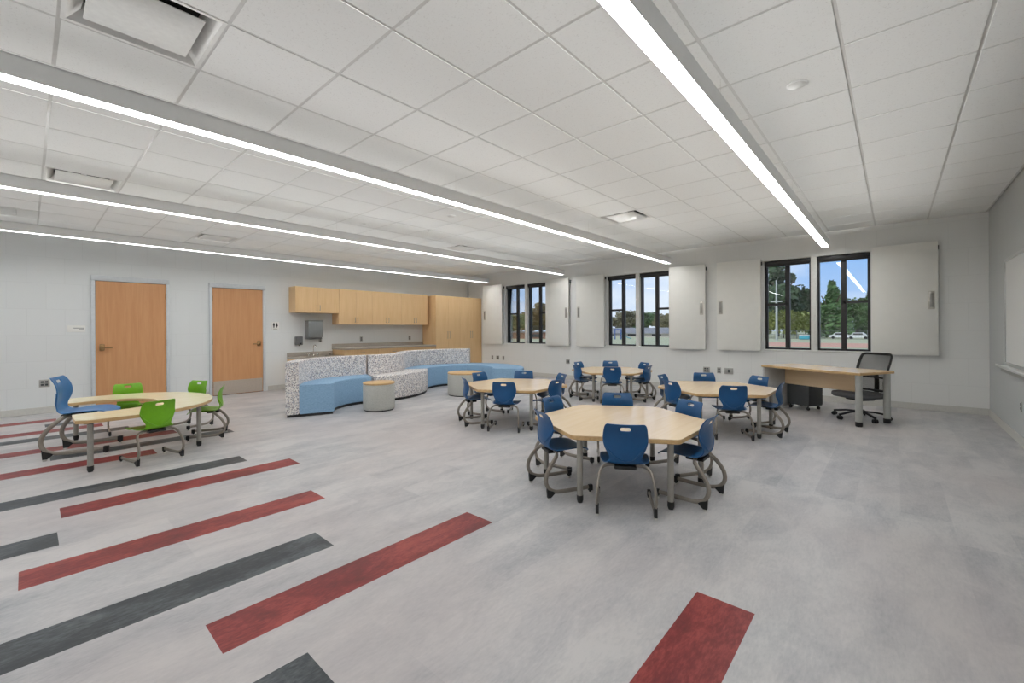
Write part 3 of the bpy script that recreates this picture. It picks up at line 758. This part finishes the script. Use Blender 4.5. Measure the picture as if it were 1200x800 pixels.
# ------------------------------------------------------------------ CHAIRS
def shell_mesh():
    prof = [  # y, z, half width, cup (edges forward / up)
        (.366, .312, .115, .0), (.359, .325, .140, .0), (.328, .340, .158, .004), (.262, .346, .170, .010), (.182, .342, .172, .012), (.115, .335, .164, .012),
        (.070, .336, .146, .010), (.037, .352, .120, .010), (.020, .385, .108, .014), (.016, .425, .124, .022), (.021, .470, .146, .030), (.024, .515, .154, .030),
        (.022, .550, .151, .025), (.016, .578, .147, .019), (.009, .600, .142, .013), (.001, .617, .136, .009), (-.004, .6245, .122, .006)]
    P = []
    for i in range(len(prof)-1):
        p0, p1, p2, p3 = prof[max(i-1, 0)], prof[i], prof[i+1], prof[min(i+2, len(prof)-1)]
        k_ = 1 if i >= 11 else 2
        for k in range(k_):
            t = k/k_
            P.append(tuple(.5*(2*b+(c-a)*t+(2*a-5*b+4*c-d)*t*t+(3*b-a-3*c+d)*t**3) for a, b, c, d in zip(p0, p1, p2, p3)))
    P.append(prof[-1])
    U = [-1, -.92, -.72, -.46, -.24, -.12, 0, .12, .24, .46, .72, .92, 1]
    bm = bmesh.new(); G = []
    for i, (y, z, hw, cup) in enumerate(P):
        q0, q1 = P[max(i-1, 0)], P[min(i+1, len(P)-1)]
        t = Vector((0, q1[0]-q0[0], q1[1]-q0[1])).normalized(); nrm = Vector((0, t.z, -t.y))   # towards the sitter
        if nrm.z < 0 and abs(nrm.z) > abs(nrm.y): nrm = -nrm
        if abs(nrm.y) >= abs(nrm.z) and nrm.y < 0: nrm = -nrm
        G.append([bm.verts.new(Vector((u*hw, y, z))+nrm*cup*u*u) for u in U])
    hole_row = next(i for i, p in enumerate(P) if abs(p[1]-.578) < 1e-6)
    for i in range(len(P)-1):
        for j in range(len(U)-1):
            if i == hole_row and 4 <= j <= 7: continue
            fc = bm.faces.new([G[i][j], G[i][j+1], G[i+1][j+1], G[i+1][j]]); fc.smooth = True
    bmesh.ops.recalc_face_normals(bm, faces=bm.faces[:])
    me = bpy.data.meshes.new('seat_shell'); bm.to_mesh(me); bm.free()
    o = bpy.data.objects.new('tmp', me); COL.objects.link(o)
    s = o.modifiers.new('s', 'SOLIDIFY'); s.thickness = .007; s.offset = 0
    b_ = o.modifiers.new('b', 'SUBSURF'); b_.levels = 1; b_.render_levels = 1
    bpy.context.view_layer.update()
    dg = bpy.context.evaluated_depsgraph_get()
    me2 = bpy.data.meshes.new_from_object(o.evaluated_get(dg)); me2.name = 'seat_shell'
    bpy.data.objects.remove(o)
    # the raised U-shaped rib on the rear of the back
    bm = bmesh.new(); bm.from_mesh(me2)
    def surf(u, z):
        for i in range(len(P)-1):
            if P[i][1] <= z <= P[i+1][1] and P[i][0] < .07 and P[i+1][1] > .345:
                t = (z-P[i][1])/max(1e-9, P[i+1][1]-P[i][1]); break
        y, hw, cup = (P[i][k]+(P[i+1][k]-P[i][k])*t for k in (0, 2, 3))
        return Vector((u*hw, y+cup*u*u-.0045, z))
    pts = [surf(math.sin(a)*.97, .505-.135*math.cos(a)**1.0) for a in [-PI/2+PI*i/24 for i in range(25)]]
    mb = MB(); mb.bm.free(); mb.bm = bm; mb.tube(pts, .0048, 6)
    bm.to_mesh(me2); bm.free()
    for p in me2.polygons: p.use_smooth = True
    return me2
SHELL = shell_mesh()
_side = [(.186, .345, .052), (.186, .22, .047), (.188, .10, .046), (.191, .045, .052), (.193, -.002, .076), (.193, -.026, .125), (.190, -.020, .182),
         (.184, .012, .238), (.172, .052, .284), (.150, .080, .310), (.115, .093, .320), (.06, .097, .322)]
_path = [(x, y, z) for x, y, z in _side]+[(-x, y, z) for x, y, z in _side[::-1]]
def chair_meshes():
    fr = MB(); fr.tube(catmull(_path, 4), .0155, 10, .0105, up=(1, 0, 0)); frm = fr.mesh('frame')
    br = MB(); br.box(-.075, .075, .045, .175, .302, .327, .008); br.box(-.05, .05, .16, .24, .318, .336, .006); brm = br.mesh('seat_bracket')
    rf = MB()   # rear wedge foot
    pts = [(-.016, .012), (.010, .012), (.045, .044), (.030, .056), (-.012, .072), (-.022, .088)]
    A = [rf.bm.verts.new((-.011, y, z)) for y, z in pts]; B = [rf.bm.verts.new((.011, y, z)) for y, z in pts]
    rf.face(A); rf.face(B[::-1])
    for i in range(6): rf.face([A[i], A[(i+1) % 6], B[(i+1) % 6], B[i]])
    rfm = rf.mesh('rear_foot')
    ff = MB(); ff.box(-.013, .013, -.016, .02, .022, .07, .006); ff.cyl((0, 0, .01), (0, 0, .024), .009, 10); ffm = ff.mesh('front_foot')
    gl = MB(); gl.lathe([(.013, 0), (.015, .004), (.012, .012), (.006, .015), (0, .015)], n=12); glm = gl.mesh('glide')
    return frm, brm, rfm, ffm, glm
FRM, BRM, RFM, FFM, GLM = chair_meshes()
for me, mm in ((FRM, 'tube'), (BRM, 'black'), (RFM, 'black'), (FFM, 'black'), (GLM, 'glide')): me.materials.append(M[mm])
for me in (FRM, GLM): me.set_sharp_from_angle(angle=D(40))
def part(name, me, parent, loc=(0, 0, 0)):
    o = bpy.data.objects.new(name, me); COL.objects.link(o); o.parent = parent; o.location = loc; return o
def make_chair(shell_mat):
    me = SHELL.copy(); me.materials.append(M[shell_mat])
    r = thing('cantilever_chair', 'x', 'chair')
    part('seat_shell', me, r); part('frame', FRM, r); part('seat_bracket', BRM, r)
    for s in (-1, 1):
        f1 = part('foot', RFM, r, (s*.192, .0, 0)); part('glide', GLM, f1, (0, -.005, 0))
        f2 = part('foot', FFM, r, (s*.186, .345, 0)); part('glide', GLM, f2, (0, 0, 0))
    return r
PROTO = {}
def chair(shell_mat, x, y, facing, label, group, scale=1.0):
    """x, y: midpoint between the rear glides; facing: direction in degrees the sitter looks"""
    if shell_mat not in PROTO: r = PROTO[shell_mat] = make_chair(shell_mat)
    else: r = copy_tree(PROTO[shell_mat])
    r.location = (x, y, 0); r.rotation_euler = (0, 0, D(facing-90)); r.scale = (scale,)*3
    r['label'] = label; r['category'] = 'chair'
    if group: r['group'] = group
    elif 'group' in r: del r['group']
    return r
TN = {'nearest': 'the nearest hexagonal table', 'bench': 'the hexagonal table before the ottoman', 'desk': 'the hexagonal table before the desk', 'window': 'the farthest hexagonal table'}
SIDE = {-60: 'its back toward camera', 0: 'on its whiteboard side', 60: 'on its far right side', 120: 'facing camera from beyond', 180: 'on its door side', 240: 'on its near left side'}
JIT = {('nearest', -60): (0, 0, 0), ('nearest', 60): (.0, 0, 4)}
for key, (cx, cy, rz) in TABS.items():
    for a in (-60, 0, 60, 120, 180, 240):
        d, da, rot = .74, 0, 0
        if (key, a) in JIT: dd, da, rot = JIT[(key, a)]; d += dd
        px, py = cx+d*math.cos(D(a+da)), cy+d*math.sin(D(a+da))
        chair('blue', px, py, a+180+rot, 'blue chair at %s, %s' % (TN[key], SIDE[a]), 'dark blue chairs round the hexagonal tables')
chair('blue2', -6.50, .20, 71, 'larger bright blue chair in the mouth of the horseshoe table', None, 1.29)
G = 'green chairs round the horseshoe table'
chair('green', -5.345, .862, 195, 'green chair on the near side of the horseshoe table, back to camera', G, .96)
chair('green', -7.37, .86, -4, 'green chair across the horseshoe table, before the first door', G, .96)
chair('green', -7.05, 1.56, -60, 'green chair behind the rounded far corner of the horseshoe table', G, .96)
chair('green', -6.14, 1.60, 250, 'green chair at the rounded end of the horseshoe table, seen side-on', G, .96)

# ------------------------------------------------------------------ TEACHER'S DESK
r = thing('teacher_desk', 'long maple desk with modesty panel and grey posts under the window', 'desk', (-1.57, 7.69, 0), math.atan2(-.67, 1.245))
DZ = .695
m = MB(); m.box(0, 1.415, 0, .69, DZ-.004, DZ); m.build('desktop', M['desk_wood'], r)
m = MB(); m.box(0, 1.415, 0, .69, DZ-.034, DZ-.0042, .003); m.build('edge_band', M['top_edge'], r)
m = MB(); m.box(.005, .035, .02, .67, .012, DZ-.034, .003); m.build('end_panel', M['desk_grey'], r)
m = MB(); m.box(.036, 1.10, .47, .49, .385, DZ-.036, .002); m.build('modesty_panel', M['desk_wood'], r)
for (px, py) in ((1.365, .055), (1.365, .62)):
    m = MB(); m.cyl((px, py, .06), (px, py, DZ-.034), .038, 24); lo = m.build('leg', M['post'], r)
    m = MB(); m.lathe([(.034, 0), (.040, .01), (.040, .062), (0, .062)], (px, py, 0), 24); m.build('foot', M['black'], lo)
m = MB(); m.box(.04, 1.34, .36, .40, DZ-.06, DZ-.034); m.build('rail', M['charcoal'], r)
r = thing('mobile_pedestal', 'dark grey drawer pedestal on casters under the desk', 'drawer unit', (-1.57, 7.69, 0), math.atan2(-.67, 1.245))
m = MB(); m.box(.05, .40, .50, .80, .065, .555, .004); m.build('cabinet', M['charcoal'], r)
for i in range(3):
    m = MB(); z = .08+i*.157; m.box(.055, .395, .80, .815, z, z+.15, .003); d = m.build('drawer', M['charcoal'], r)
    h = MB(); h.box(.17, .28, .815, .823, z+.11, z+.125, .002); h.build('pull', M['handle_grey'], d)
for (px, py) in ((.085, .535), (.365, .535), (.085, .765), (.365, .765)):
    m = MB(); m.cyl((px-.012, py, .024), (px+.012, py, .024), .024, 16); m.cyl((px, py, .024), (px, py, .067), .008, 8); m.build('caster', M['black'], r)

# ------------------------------------------------------------------ TASK CHAIR  (local -y = the way it faces)
r = thing('office_chair', 'black mesh-back office chair on casters behind the desk', 'office chair', (-.362, 7.728, 0), D(-40))
for i in range(5):
    a = D(-18+72*i); c, s = math.cos(a), math.sin(a)
    m = MB(); m.tube([(.03*c, .03*s, .105), (.17*c, .17*s, .098), (.32*c, .32*s, .07)], .022, 10, .013, up=(0, 0, 1)); ar = m.build('base_arm', M['black'], r)
    m = MB()
    for q in (-.016, .016):
        ox, oy = -s*q, c*q
        m.cyl((.32*c+ox*.5, .32*s+oy*.5, .028), (.32*c+ox*1.6, .32*s+oy*1.6, .028), .028, 16)
    m.cyl((.32*c, .32*s, .028), (.32*c, .32*s, .08), .009, 8); m.build('caster', M['black'], ar)
m = MB(); m.lathe([(.045, .07), (.045, .12), (.028, .13), (.028, .21), (.018, .21), (.018, .27), (0, .27)], n=18); m.build('gas_column', M['black'], r)
m = MB(); m.box(-.11, .11, -.12, .13, .262, .302, .012); m.build('tilt_mechanism', M['black'], r)
m = MB()
pts = catmull([(-.23, -.20, 0), (-.18, -.255, 0), (0, -.27, 0), (.18, -.255, 0), (.23, -.20, 0), (.245, 0, 0), (.21, .19, 0), (0, .215, 0), (-.21, .19, 0), (-.245, 0, 0)], 5, closed=True)
m.prism([(p.x, p.y) for p in pts], .302, .376, .025, smooth=True); m.build('seat', M['seat_grey'], r)
def bk(x, t):   # point on the back surface, t 0..1 up
    z = .41+.49*t; y = .215+.05*t-.055*math.sin(PI*min(1, t*1.5))*.6+.055*t*t-(abs(x)/.23)**2*.05
    return Vector((x, y, z))
m = MB()
out = [bk(-.18, 0), bk(-.20, .25), bk(-.218, .55), bk(-.218, .85), bk(-.195, .985), bk(-.10, 1.0), bk(.10, 1.0), bk(.195, .985), bk(.218, .85), bk(.218, .55), bk(.20, .25), bk(.18, 0), bk(.06, -.03), bk(-.06, -.03)]
m.tube(catmull(out, 5, closed=True), .013, 10, .018, closed=True); m.build('back_frame', M['black'], r)
m = MB(); Gd = []
for j in range(13):
    t = j/12; hw = .18+.038*min(1, t*1.8) if t < .9 else .20
    Gd.append([m.bm.verts.new(bk(-hw+2*hw*i/12, t)) for i in range(13)])
for j in range(12):
    for i in range(12): m.face([Gd[j][i], Gd[j][i+1], Gd[j+1][i+1], Gd[j+1][i]], True)
m.build('back_mesh', M['mesh'], r)
m = MB(); m.tube(catmull([(0, .08, .275), (0, .20, .28), (0, .265, .36), (0, .275, .52), (0, .262, .62)], 5), .016, 10, .035, up=(1, 0, 0))
m.tube([bk(-.21, .34)+Vector((0, .022, 0)), bk(0, .34)+Vector((0, .03, 0)), bk(.21, .34)+Vector((0, .022, 0))], .016, 8, .010); m.build('back_support', M['black'], r)

# ------------------------------------------------------------------ OUTDOORS
GZ = -1.8
m = MB(); m.box(-420, 260, YD+.25, 420, GZ-.3, GZ); tag(m.build('lawn', M['lawn'], sharp=None), kind='structure')
m = MB(); m.box(-24, 60, 82, 104, GZ-.01, GZ+.03); tag(m.build('running_track', M['track'], sharp=None), 'red running track across the lawn outside', 'track', kind='structure')
def crown_mesh(name, kind, seed, n=3200):
    rnd = random.Random(seed); b_ = MB()
    blobs = []
    if kind == 'conifer':
        for i in range(9): t = i/8; blobs.append((Vector((rnd.uniform(-.05, .05), rnd.uniform(-.05, .05), .12+.82*t)), Vector((.36*(1-t)+.05, .36*(1-t)+.05, .12))))
    elif kind == 'round':
        for i in range(16): blobs.append((Vector((rnd.uniform(-.3, .3), rnd.uniform(-.3, .3), rnd.uniform(.14, .85))), Vector((1, 1, .8))*rnd.uniform(.14, .26)))
    elif kind == 'sparse':
        for i in range(14): blobs.append((Vector((rnd.uniform(-.28, .28), rnd.uniform(-.28, .28), rnd.uniform(.4, .95))), Vector((1, 1, .7))*rnd.uniform(.07, .16)))
    else:
        for i in range(12): blobs.append((Vector((rnd.uniform(-.5, .5), rnd.uniform(-.3, .3), rnd.uniform(.25, .7))), Vector((1, 1, 1))*rnd.uniform(.18, .3)))
    for k in range(n):
        c, s = rnd.choice(blobs)
        d = Vector((rnd.gauss(0, 1), rnd.gauss(0, 1), rnd.gauss(0, 1))).normalized()*rnd.uniform(.55, 1.06)
        p = c+Vector((d.x*s.x, d.y*s.y, d.z*s.z)); q = rnd.uniform(.025, .065)
        u = Vector((rnd.gauss(0, 1), rnd.gauss(0, 1), rnd.gauss(0, 1))).normalized(); v = u.orthogonal().normalized()
        b_.poly([p-u*q, p+v*q*.6, p+u*q, p-v*q*.6])
    for c, s in blobs:
        t = bmesh.new(); bmesh.ops.create_icosphere(t, subdivisions=2, radius=1)
        for v in t.verts:
            w_ = 1+rnd.uniform(-.16, .16); v.co = c+Vector((v.co.x*s.x, v.co.y*s.y, v.co.z*s.z))*.5*w_
        b_._merge(t, smooth=False)
    me = bpy.data.meshes.new(name); b_.bm.to_mesh(me); b_.bm.free(); return me
CROWN = {k: crown_mesh('crown', k, i+3) for i, k in enumerate(('conifer', 'round', 'sparse', 'bush'))}
tk = MB(); tk.tube([(0, 0, 0), (.01, 0, .3), (0, .01, .75)], .022, 8)
for i in range(5):
    a = 2*PI*i/5; tk.tube([(0, 0, .35+.05*i), (.15*math.cos(a), .15*math.sin(a), .5+.05*i), (.25*math.cos(a), .25*math.sin(a), .7+.03*i)], .009, 6)
TRUNK = tk.mesh('trunk'); TRUNK.materials.append(M['bark'])
PLANTED = []
def tree(name, label, kind, leafm, px, py_top, Y, wfac=1.0):
    """stands on the ground line through picture column px of the measured photo, at distance Y, crown top at row py_top"""
    rr = (px-600)/504.6; dx, dy = rr*.748-.6636, rr*.6636+.748
    while True:
        X = dx/dy*Y; dep = Y/dy
        top = EYE+(385.5-py_top)*dep/504.6; H = top-GZ; rad = H*wfac*(.78 if kind == 'bush' else .46)
        if all(math.hypot(X-a, Y-b_) > rad+q for a, b_, q in PLANTED): break
        Y += 3
    PLANTED.append((X, Y, rad))
    r = thing(name, label, 'bush' if kind == 'bush' else 'tree', (X, Y, GZ), random.uniform(0, 6), 'trees and bushes outside')
    me = CROWN[kind].copy(); me.materials.append(M[leafm])
    c = part('crown', me, r); c.scale = (H*wfac, H*wfac, H)
    t = part('trunk', TRUNK, r); t.scale = (H, H, H*.98)
TREES = [
    ('broadleaf_tree', 'big dark tree rising behind the pole in the desk window', 'round', 'leaf_dark', 912, 334, 175, 1.0),
    ('broadleaf_tree', 'thin-topped dark tree behind the pole, highest in the desk window', 'sparse', 'leaf_dark', 911, 316, 182, .7),
    ('broadleaf_tree', 'dark rounded tree left of the light mullion in the desk window', 'round', 'leaf_dark', 932, 334, 186, .8),
    ('broadleaf_tree', 'low dark tree touching the mullion of the desk window', 'round', 'leaf_dark', 948, 355, 188, 1.0),
    ('bush', 'yellow-green bush behind the pole outside the desk window', 'bush', 'leaf_yellow', 918, 362, 150, 1.3),
    ('bush', 'yellow-green bush beside the mullion of the desk window', 'bush', 'leaf_yellow', 944, 364, 152, 1.2),
    ('conifer_tree', 'pointed green conifer right of the mullion in the desk window', 'conifer', 'leaf_green', 975, 335, 160, .95),
    ('broadleaf_tree', 'wide green tree at the right edge of the desk window', 'round', 'leaf_green', 1004, 350, 165, 1.1),
    ('conifer_tree', 'green conifer partly hidden by the large corner panel', 'conifer', 'leaf_dark', 1021, 338, 172, .8),
    ('broadleaf_tree', 'thin grey-green tree at the left side of the middle window', 'sparse', 'leaf_olive', 722, 371, 170, 1.3),
    ('broadleaf_tree', 'olive tree left of the middle window mullion', 'round', 'leaf_olive', 738, 364, 180, 1.1),
    ('broadleaf_tree', 'dense green tree right of the middle window mullion', 'round', 'leaf_green', 756, 366, 182, 1.3),
    ('broadleaf_tree', 'brownish tree at the right edge of the middle window', 'round', 'leaf_olive', 780, 368, 185, 1.2),
    ('broadleaf_tree', 'olive tree filling the right half of the cabinet-side window', 'round', 'leaf_olive', 624, 364, 150, 1.7),
    ('broadleaf_tree', 'green tree in the left half of the cabinet-side window', 'round', 'leaf_green', 603, 368, 130, 1.4),
    ('broadleaf_tree', 'sparse tree topping the olive tree in the cabinet-side window', 'sparse', 'leaf_olive', 634, 357, 158, 1.2)]
for a in TREES: tree(*a)
def px2w(px, Y):
    rr = (px-600)/504.6; dx, dy = rr*.748-.6636, rr*.6636+.748
    return dx/dy*Y
# house beyond the middle window
hx = px2w(765, 140)
r = thing('low_house', 'long low house with grey roof beyond the middle window', 'house', (hx, 143, GZ), 0)
m = MB(); m.box(-24, 20, 0, 12, 0, 1.35); m.build('walls', M['siding'], r)
m = MB()
A = [m.bm.verts.new(p) for p in ((-25, -1, 1.3), (21, -1, 1.3), (21, 13, 1.3), (-25, 13, 1.3))]; B = [m.bm.verts.new(p) for p in ((-21, 6, 3.3), (17, 6, 3.3))]
m.face([A[0], A[1], B[1], B[0]]); m.face([A[1], A[2], B[1]]); m.face([A[2], A[3], B[0], B[1]]); m.face([A[3], A[0], B[0]]); m.face(A[::-1])
m.build('roof', M['shingle'], r)
for xx in (-18, -9, 0, 8, 15):
    m = MB(); m.box(xx-1.6, xx+1.6, -.15, .05, .35, 1.1, .02); m.build('window', M['bronze'], r)
bx = px2w(628, 105)
r = thing('brick_building', 'low brown brick building behind the olive tree, cabinet-side window', 'house', (bx, 105, GZ), D(25))
m = MB(); m.box(-16, 16, 0, 8, 0, 1.9); m.build('walls', M['brick'], r)
m = MB(); m.box(-16.5, 16.5, -.5, 8.5, 1.9, 2.25, .05); m.build('roof', M['shingle'], r)
for xx in (-9, 0, 9):
    m = MB(); m.box(xx-1.5, xx+1.5, -.12, .05, .5, 1.4, .02); m.build('window', M['bronze'], r)
# chain-link style fence across the field
r = thing('field_fence', 'grey mesh fence along the far side of the field', 'fence', (0, 140.5, GZ), 0)
m = MB()
for z in (.05, 1.15, 2.25): m.cyl((-40, 0, z), (30, 0, z), .05, 6)
m.build('rails', M['fence'], r)
m = MB()
for i in range(120): m.cyl((-40+i*.583, 0, 0), (-40+i*.583, 0, 2.25), .018, 4)
m.build('mesh_wires', M['fence'], r)
for i in range(15):
    m = MB(); m.cyl((-40+i*5, 0, 0), (-40+i*5, 0, 2.4), .09, 8); m.build('post', M['fence'], r)
r = thing('field_light_pole', 'tall pale light pole outside the desk window', 'pole', (px2w(910, 120), 120, GZ))
m = MB(); m.cyl((0, 0, 0), (0, 0, 14.5), .28, 12, .16); m.build('mast', M['post'], r)
m = MB(); m.box(-1.2, 1.2, -.25, .25, 9.2, 9.5, .05); m.build('crossarm', M['post'], r)
r = thing('teal_bin', 'teal storage bin beyond the track outside the desk window', 'bin', (px2w(945, 132), 132, GZ))
m = MB(); m.box(-1.5, 1.5, -.8, .8, .05, 1.0, .08); m.build('body', M['teal'], r)
m = MB(); m.box(-1.55, 1.55, -.85, .85, 1.0, 1.15, .05); m.build('lid', M['white'], r)
def car(label, px, Y, rz, paint):
    r = thing('parked_car', label, 'car', (px2w(px, Y), Y, GZ), D(rz), 'cars parked beyond the field')
    prof = [(-2.4, .35), (-2.4, .85), (-1.6, 1.0), (-1.0, 1.65), (.9, 1.7), (1.7, 1.05), (2.35, .9), (2.4, .35)]
    m = MB(); A = [m.bm.verts.new((x, -.9, z)) for x, z in prof]; B = [m.bm.verts.new((x, .9, z)) for x, z in prof]
    m.face(A[::-1]); m.face(B)
    for i in range(8): m.face([A[i], A[(i+1) % 8], B[(i+1) % 8], B[i]])
    m.build('body', M[paint], r)
    m = MB()
    for s in (-1, 1): m.prism([(0, 0)]*0 or [(-1.25, 0), (-.1, 0), (-.1, .01), (-1.25, .01)], 0, .001) if False else m.box(-1.0, .95, s*.905-.01, s*.905+.01, 1.05, 1.5, .05)
    m.build('side_windows', M['bronze'], r)
    for sx in (-1.5, 1.5):
        for sy in (-.82, .82):
            m = MB(); m.cyl((sx, sy-.12, .35), (sx, sy+.12, .35), .35, 18); m.build('wheel', M['tyre'], r)
car('white parked car under the conifer outside the desk window', 984, 146, 6, 'car_white')
car('white parked car at the right edge of the desk window', 1006, 144, -4, 'car_white')
r = thing('playground_slide', 'blue playground slide at the left of the middle window', 'playground', (px2w(724, 110), 110, GZ), D(20))
m = MB(); m.box(-.9, .9, -.9, .9, 1.5, 1.65); m.build('deck', M['charcoal'], r)
for sx in (-.85, .85):
    for sy in (-.85, .85): m = MB(); m.cyl((sx, sy, 0), (sx, sy, 2.9), .09, 10); m.build('post', M['play_blue'], r)
m = MB(); m.box(-.95, .95, -.95, .95, 2.8, 2.95, .05); m.build('canopy', M['play_blue'], r)
m = MB(); m.tube([(.9, 0, 1.6), (1.8, 0, 1.2), (2.8, 0, .5), (3.6, 0, .3)], .12, 10, .45, up=(0, 1, 0)); m.build('slide_chute', M['teal'], r)

# ------------------------------------------------------------------ SKY, SUN, CAMERA
wd = bpy.data.worlds.new('sky'); SC.world = wd; wd.use_nodes = True
nt = wd.node_tree; bg = nt.nodes['Background']
tc = nt.nodes.new('ShaderNodeTexCoord')
mp = nt.nodes.new('ShaderNodeMapping'); mp.inputs['Scale'].default_value = (1, 1, 2.6); L(nt, tc.outputs['Generated'], mp.inputs['Vector'])
nz = N(nt, 'ShaderNodeTexNoise', Scale=2.6, Detail=7.0, Roughness=.55); L(nt, mp.outputs[0], nz.inputs['Vector'])
cl = ramp(nt, nz.outputs['Fac'], [(.40, (0, 0, 0)), (.62, (1, 1, 1))])
sp = nt.nodes.new('ShaderNodeSeparateXYZ'); L(nt, tc.outputs['Generated'], sp.inputs[0])
bl = ramp(nt, sp.outputs[2], [(.0, s2l((186, 208, 240))), (.12, s2l((146, 186, 238))), (.6, s2l((92, 146, 224)))])
c = mixc(nt, cl, bl, s2l((226, 234, 248)))
L(nt, c, bg.inputs['Color']); bg.inputs['Strength'].default_value = 1.25
sun = bpy.data.lights.new('sun', 'SUN'); sun.energy = 2.2; sun.angle = .03; sun.color = (1, .95, .86)
so = bpy.data.objects.new('sun', sun); COL.objects.link(so); so.rotation_euler = (D(48), 0, D(-25)); so.location = (0, -20, 30)

cam = bpy.data.cameras.new('camera'); co = bpy.data.objects.new('camera', cam); COL.objects.link(co)
cam.sensor_width = 36; cam.lens = 504.6/1200*36; cam.shift_y = -14.68/1200; cam.clip_start = .05; cam.clip_end = 1000
co.matrix_world = Matrix.Translation((0, 0, EYE)) @ Matrix.Rotation(.7258, 4, 'Z') @ Matrix.Rotation(PI/2, 4, 'X') @ Matrix.Rotation(-.0052, 4, 'Z')
SC.camera = co
SC.view_settings.view_transform = 'Standard'; SC.view_settings.look = 'None'
SC.view_settings.exposure = 0.0; SC.view_settings.gamma = 1.0; SC.view_settings.use_curve_mapping = False
SC.cycles.use_denoising = True
SC.cycles.max_bounces = 10; SC.cycles.diffuse_bounces = 6; SC.cycles.glossy_bounces = 4; SC.cycles.transparent_max_bounces = 12
SC.cycles.sample_clamp_indirect = 6.0
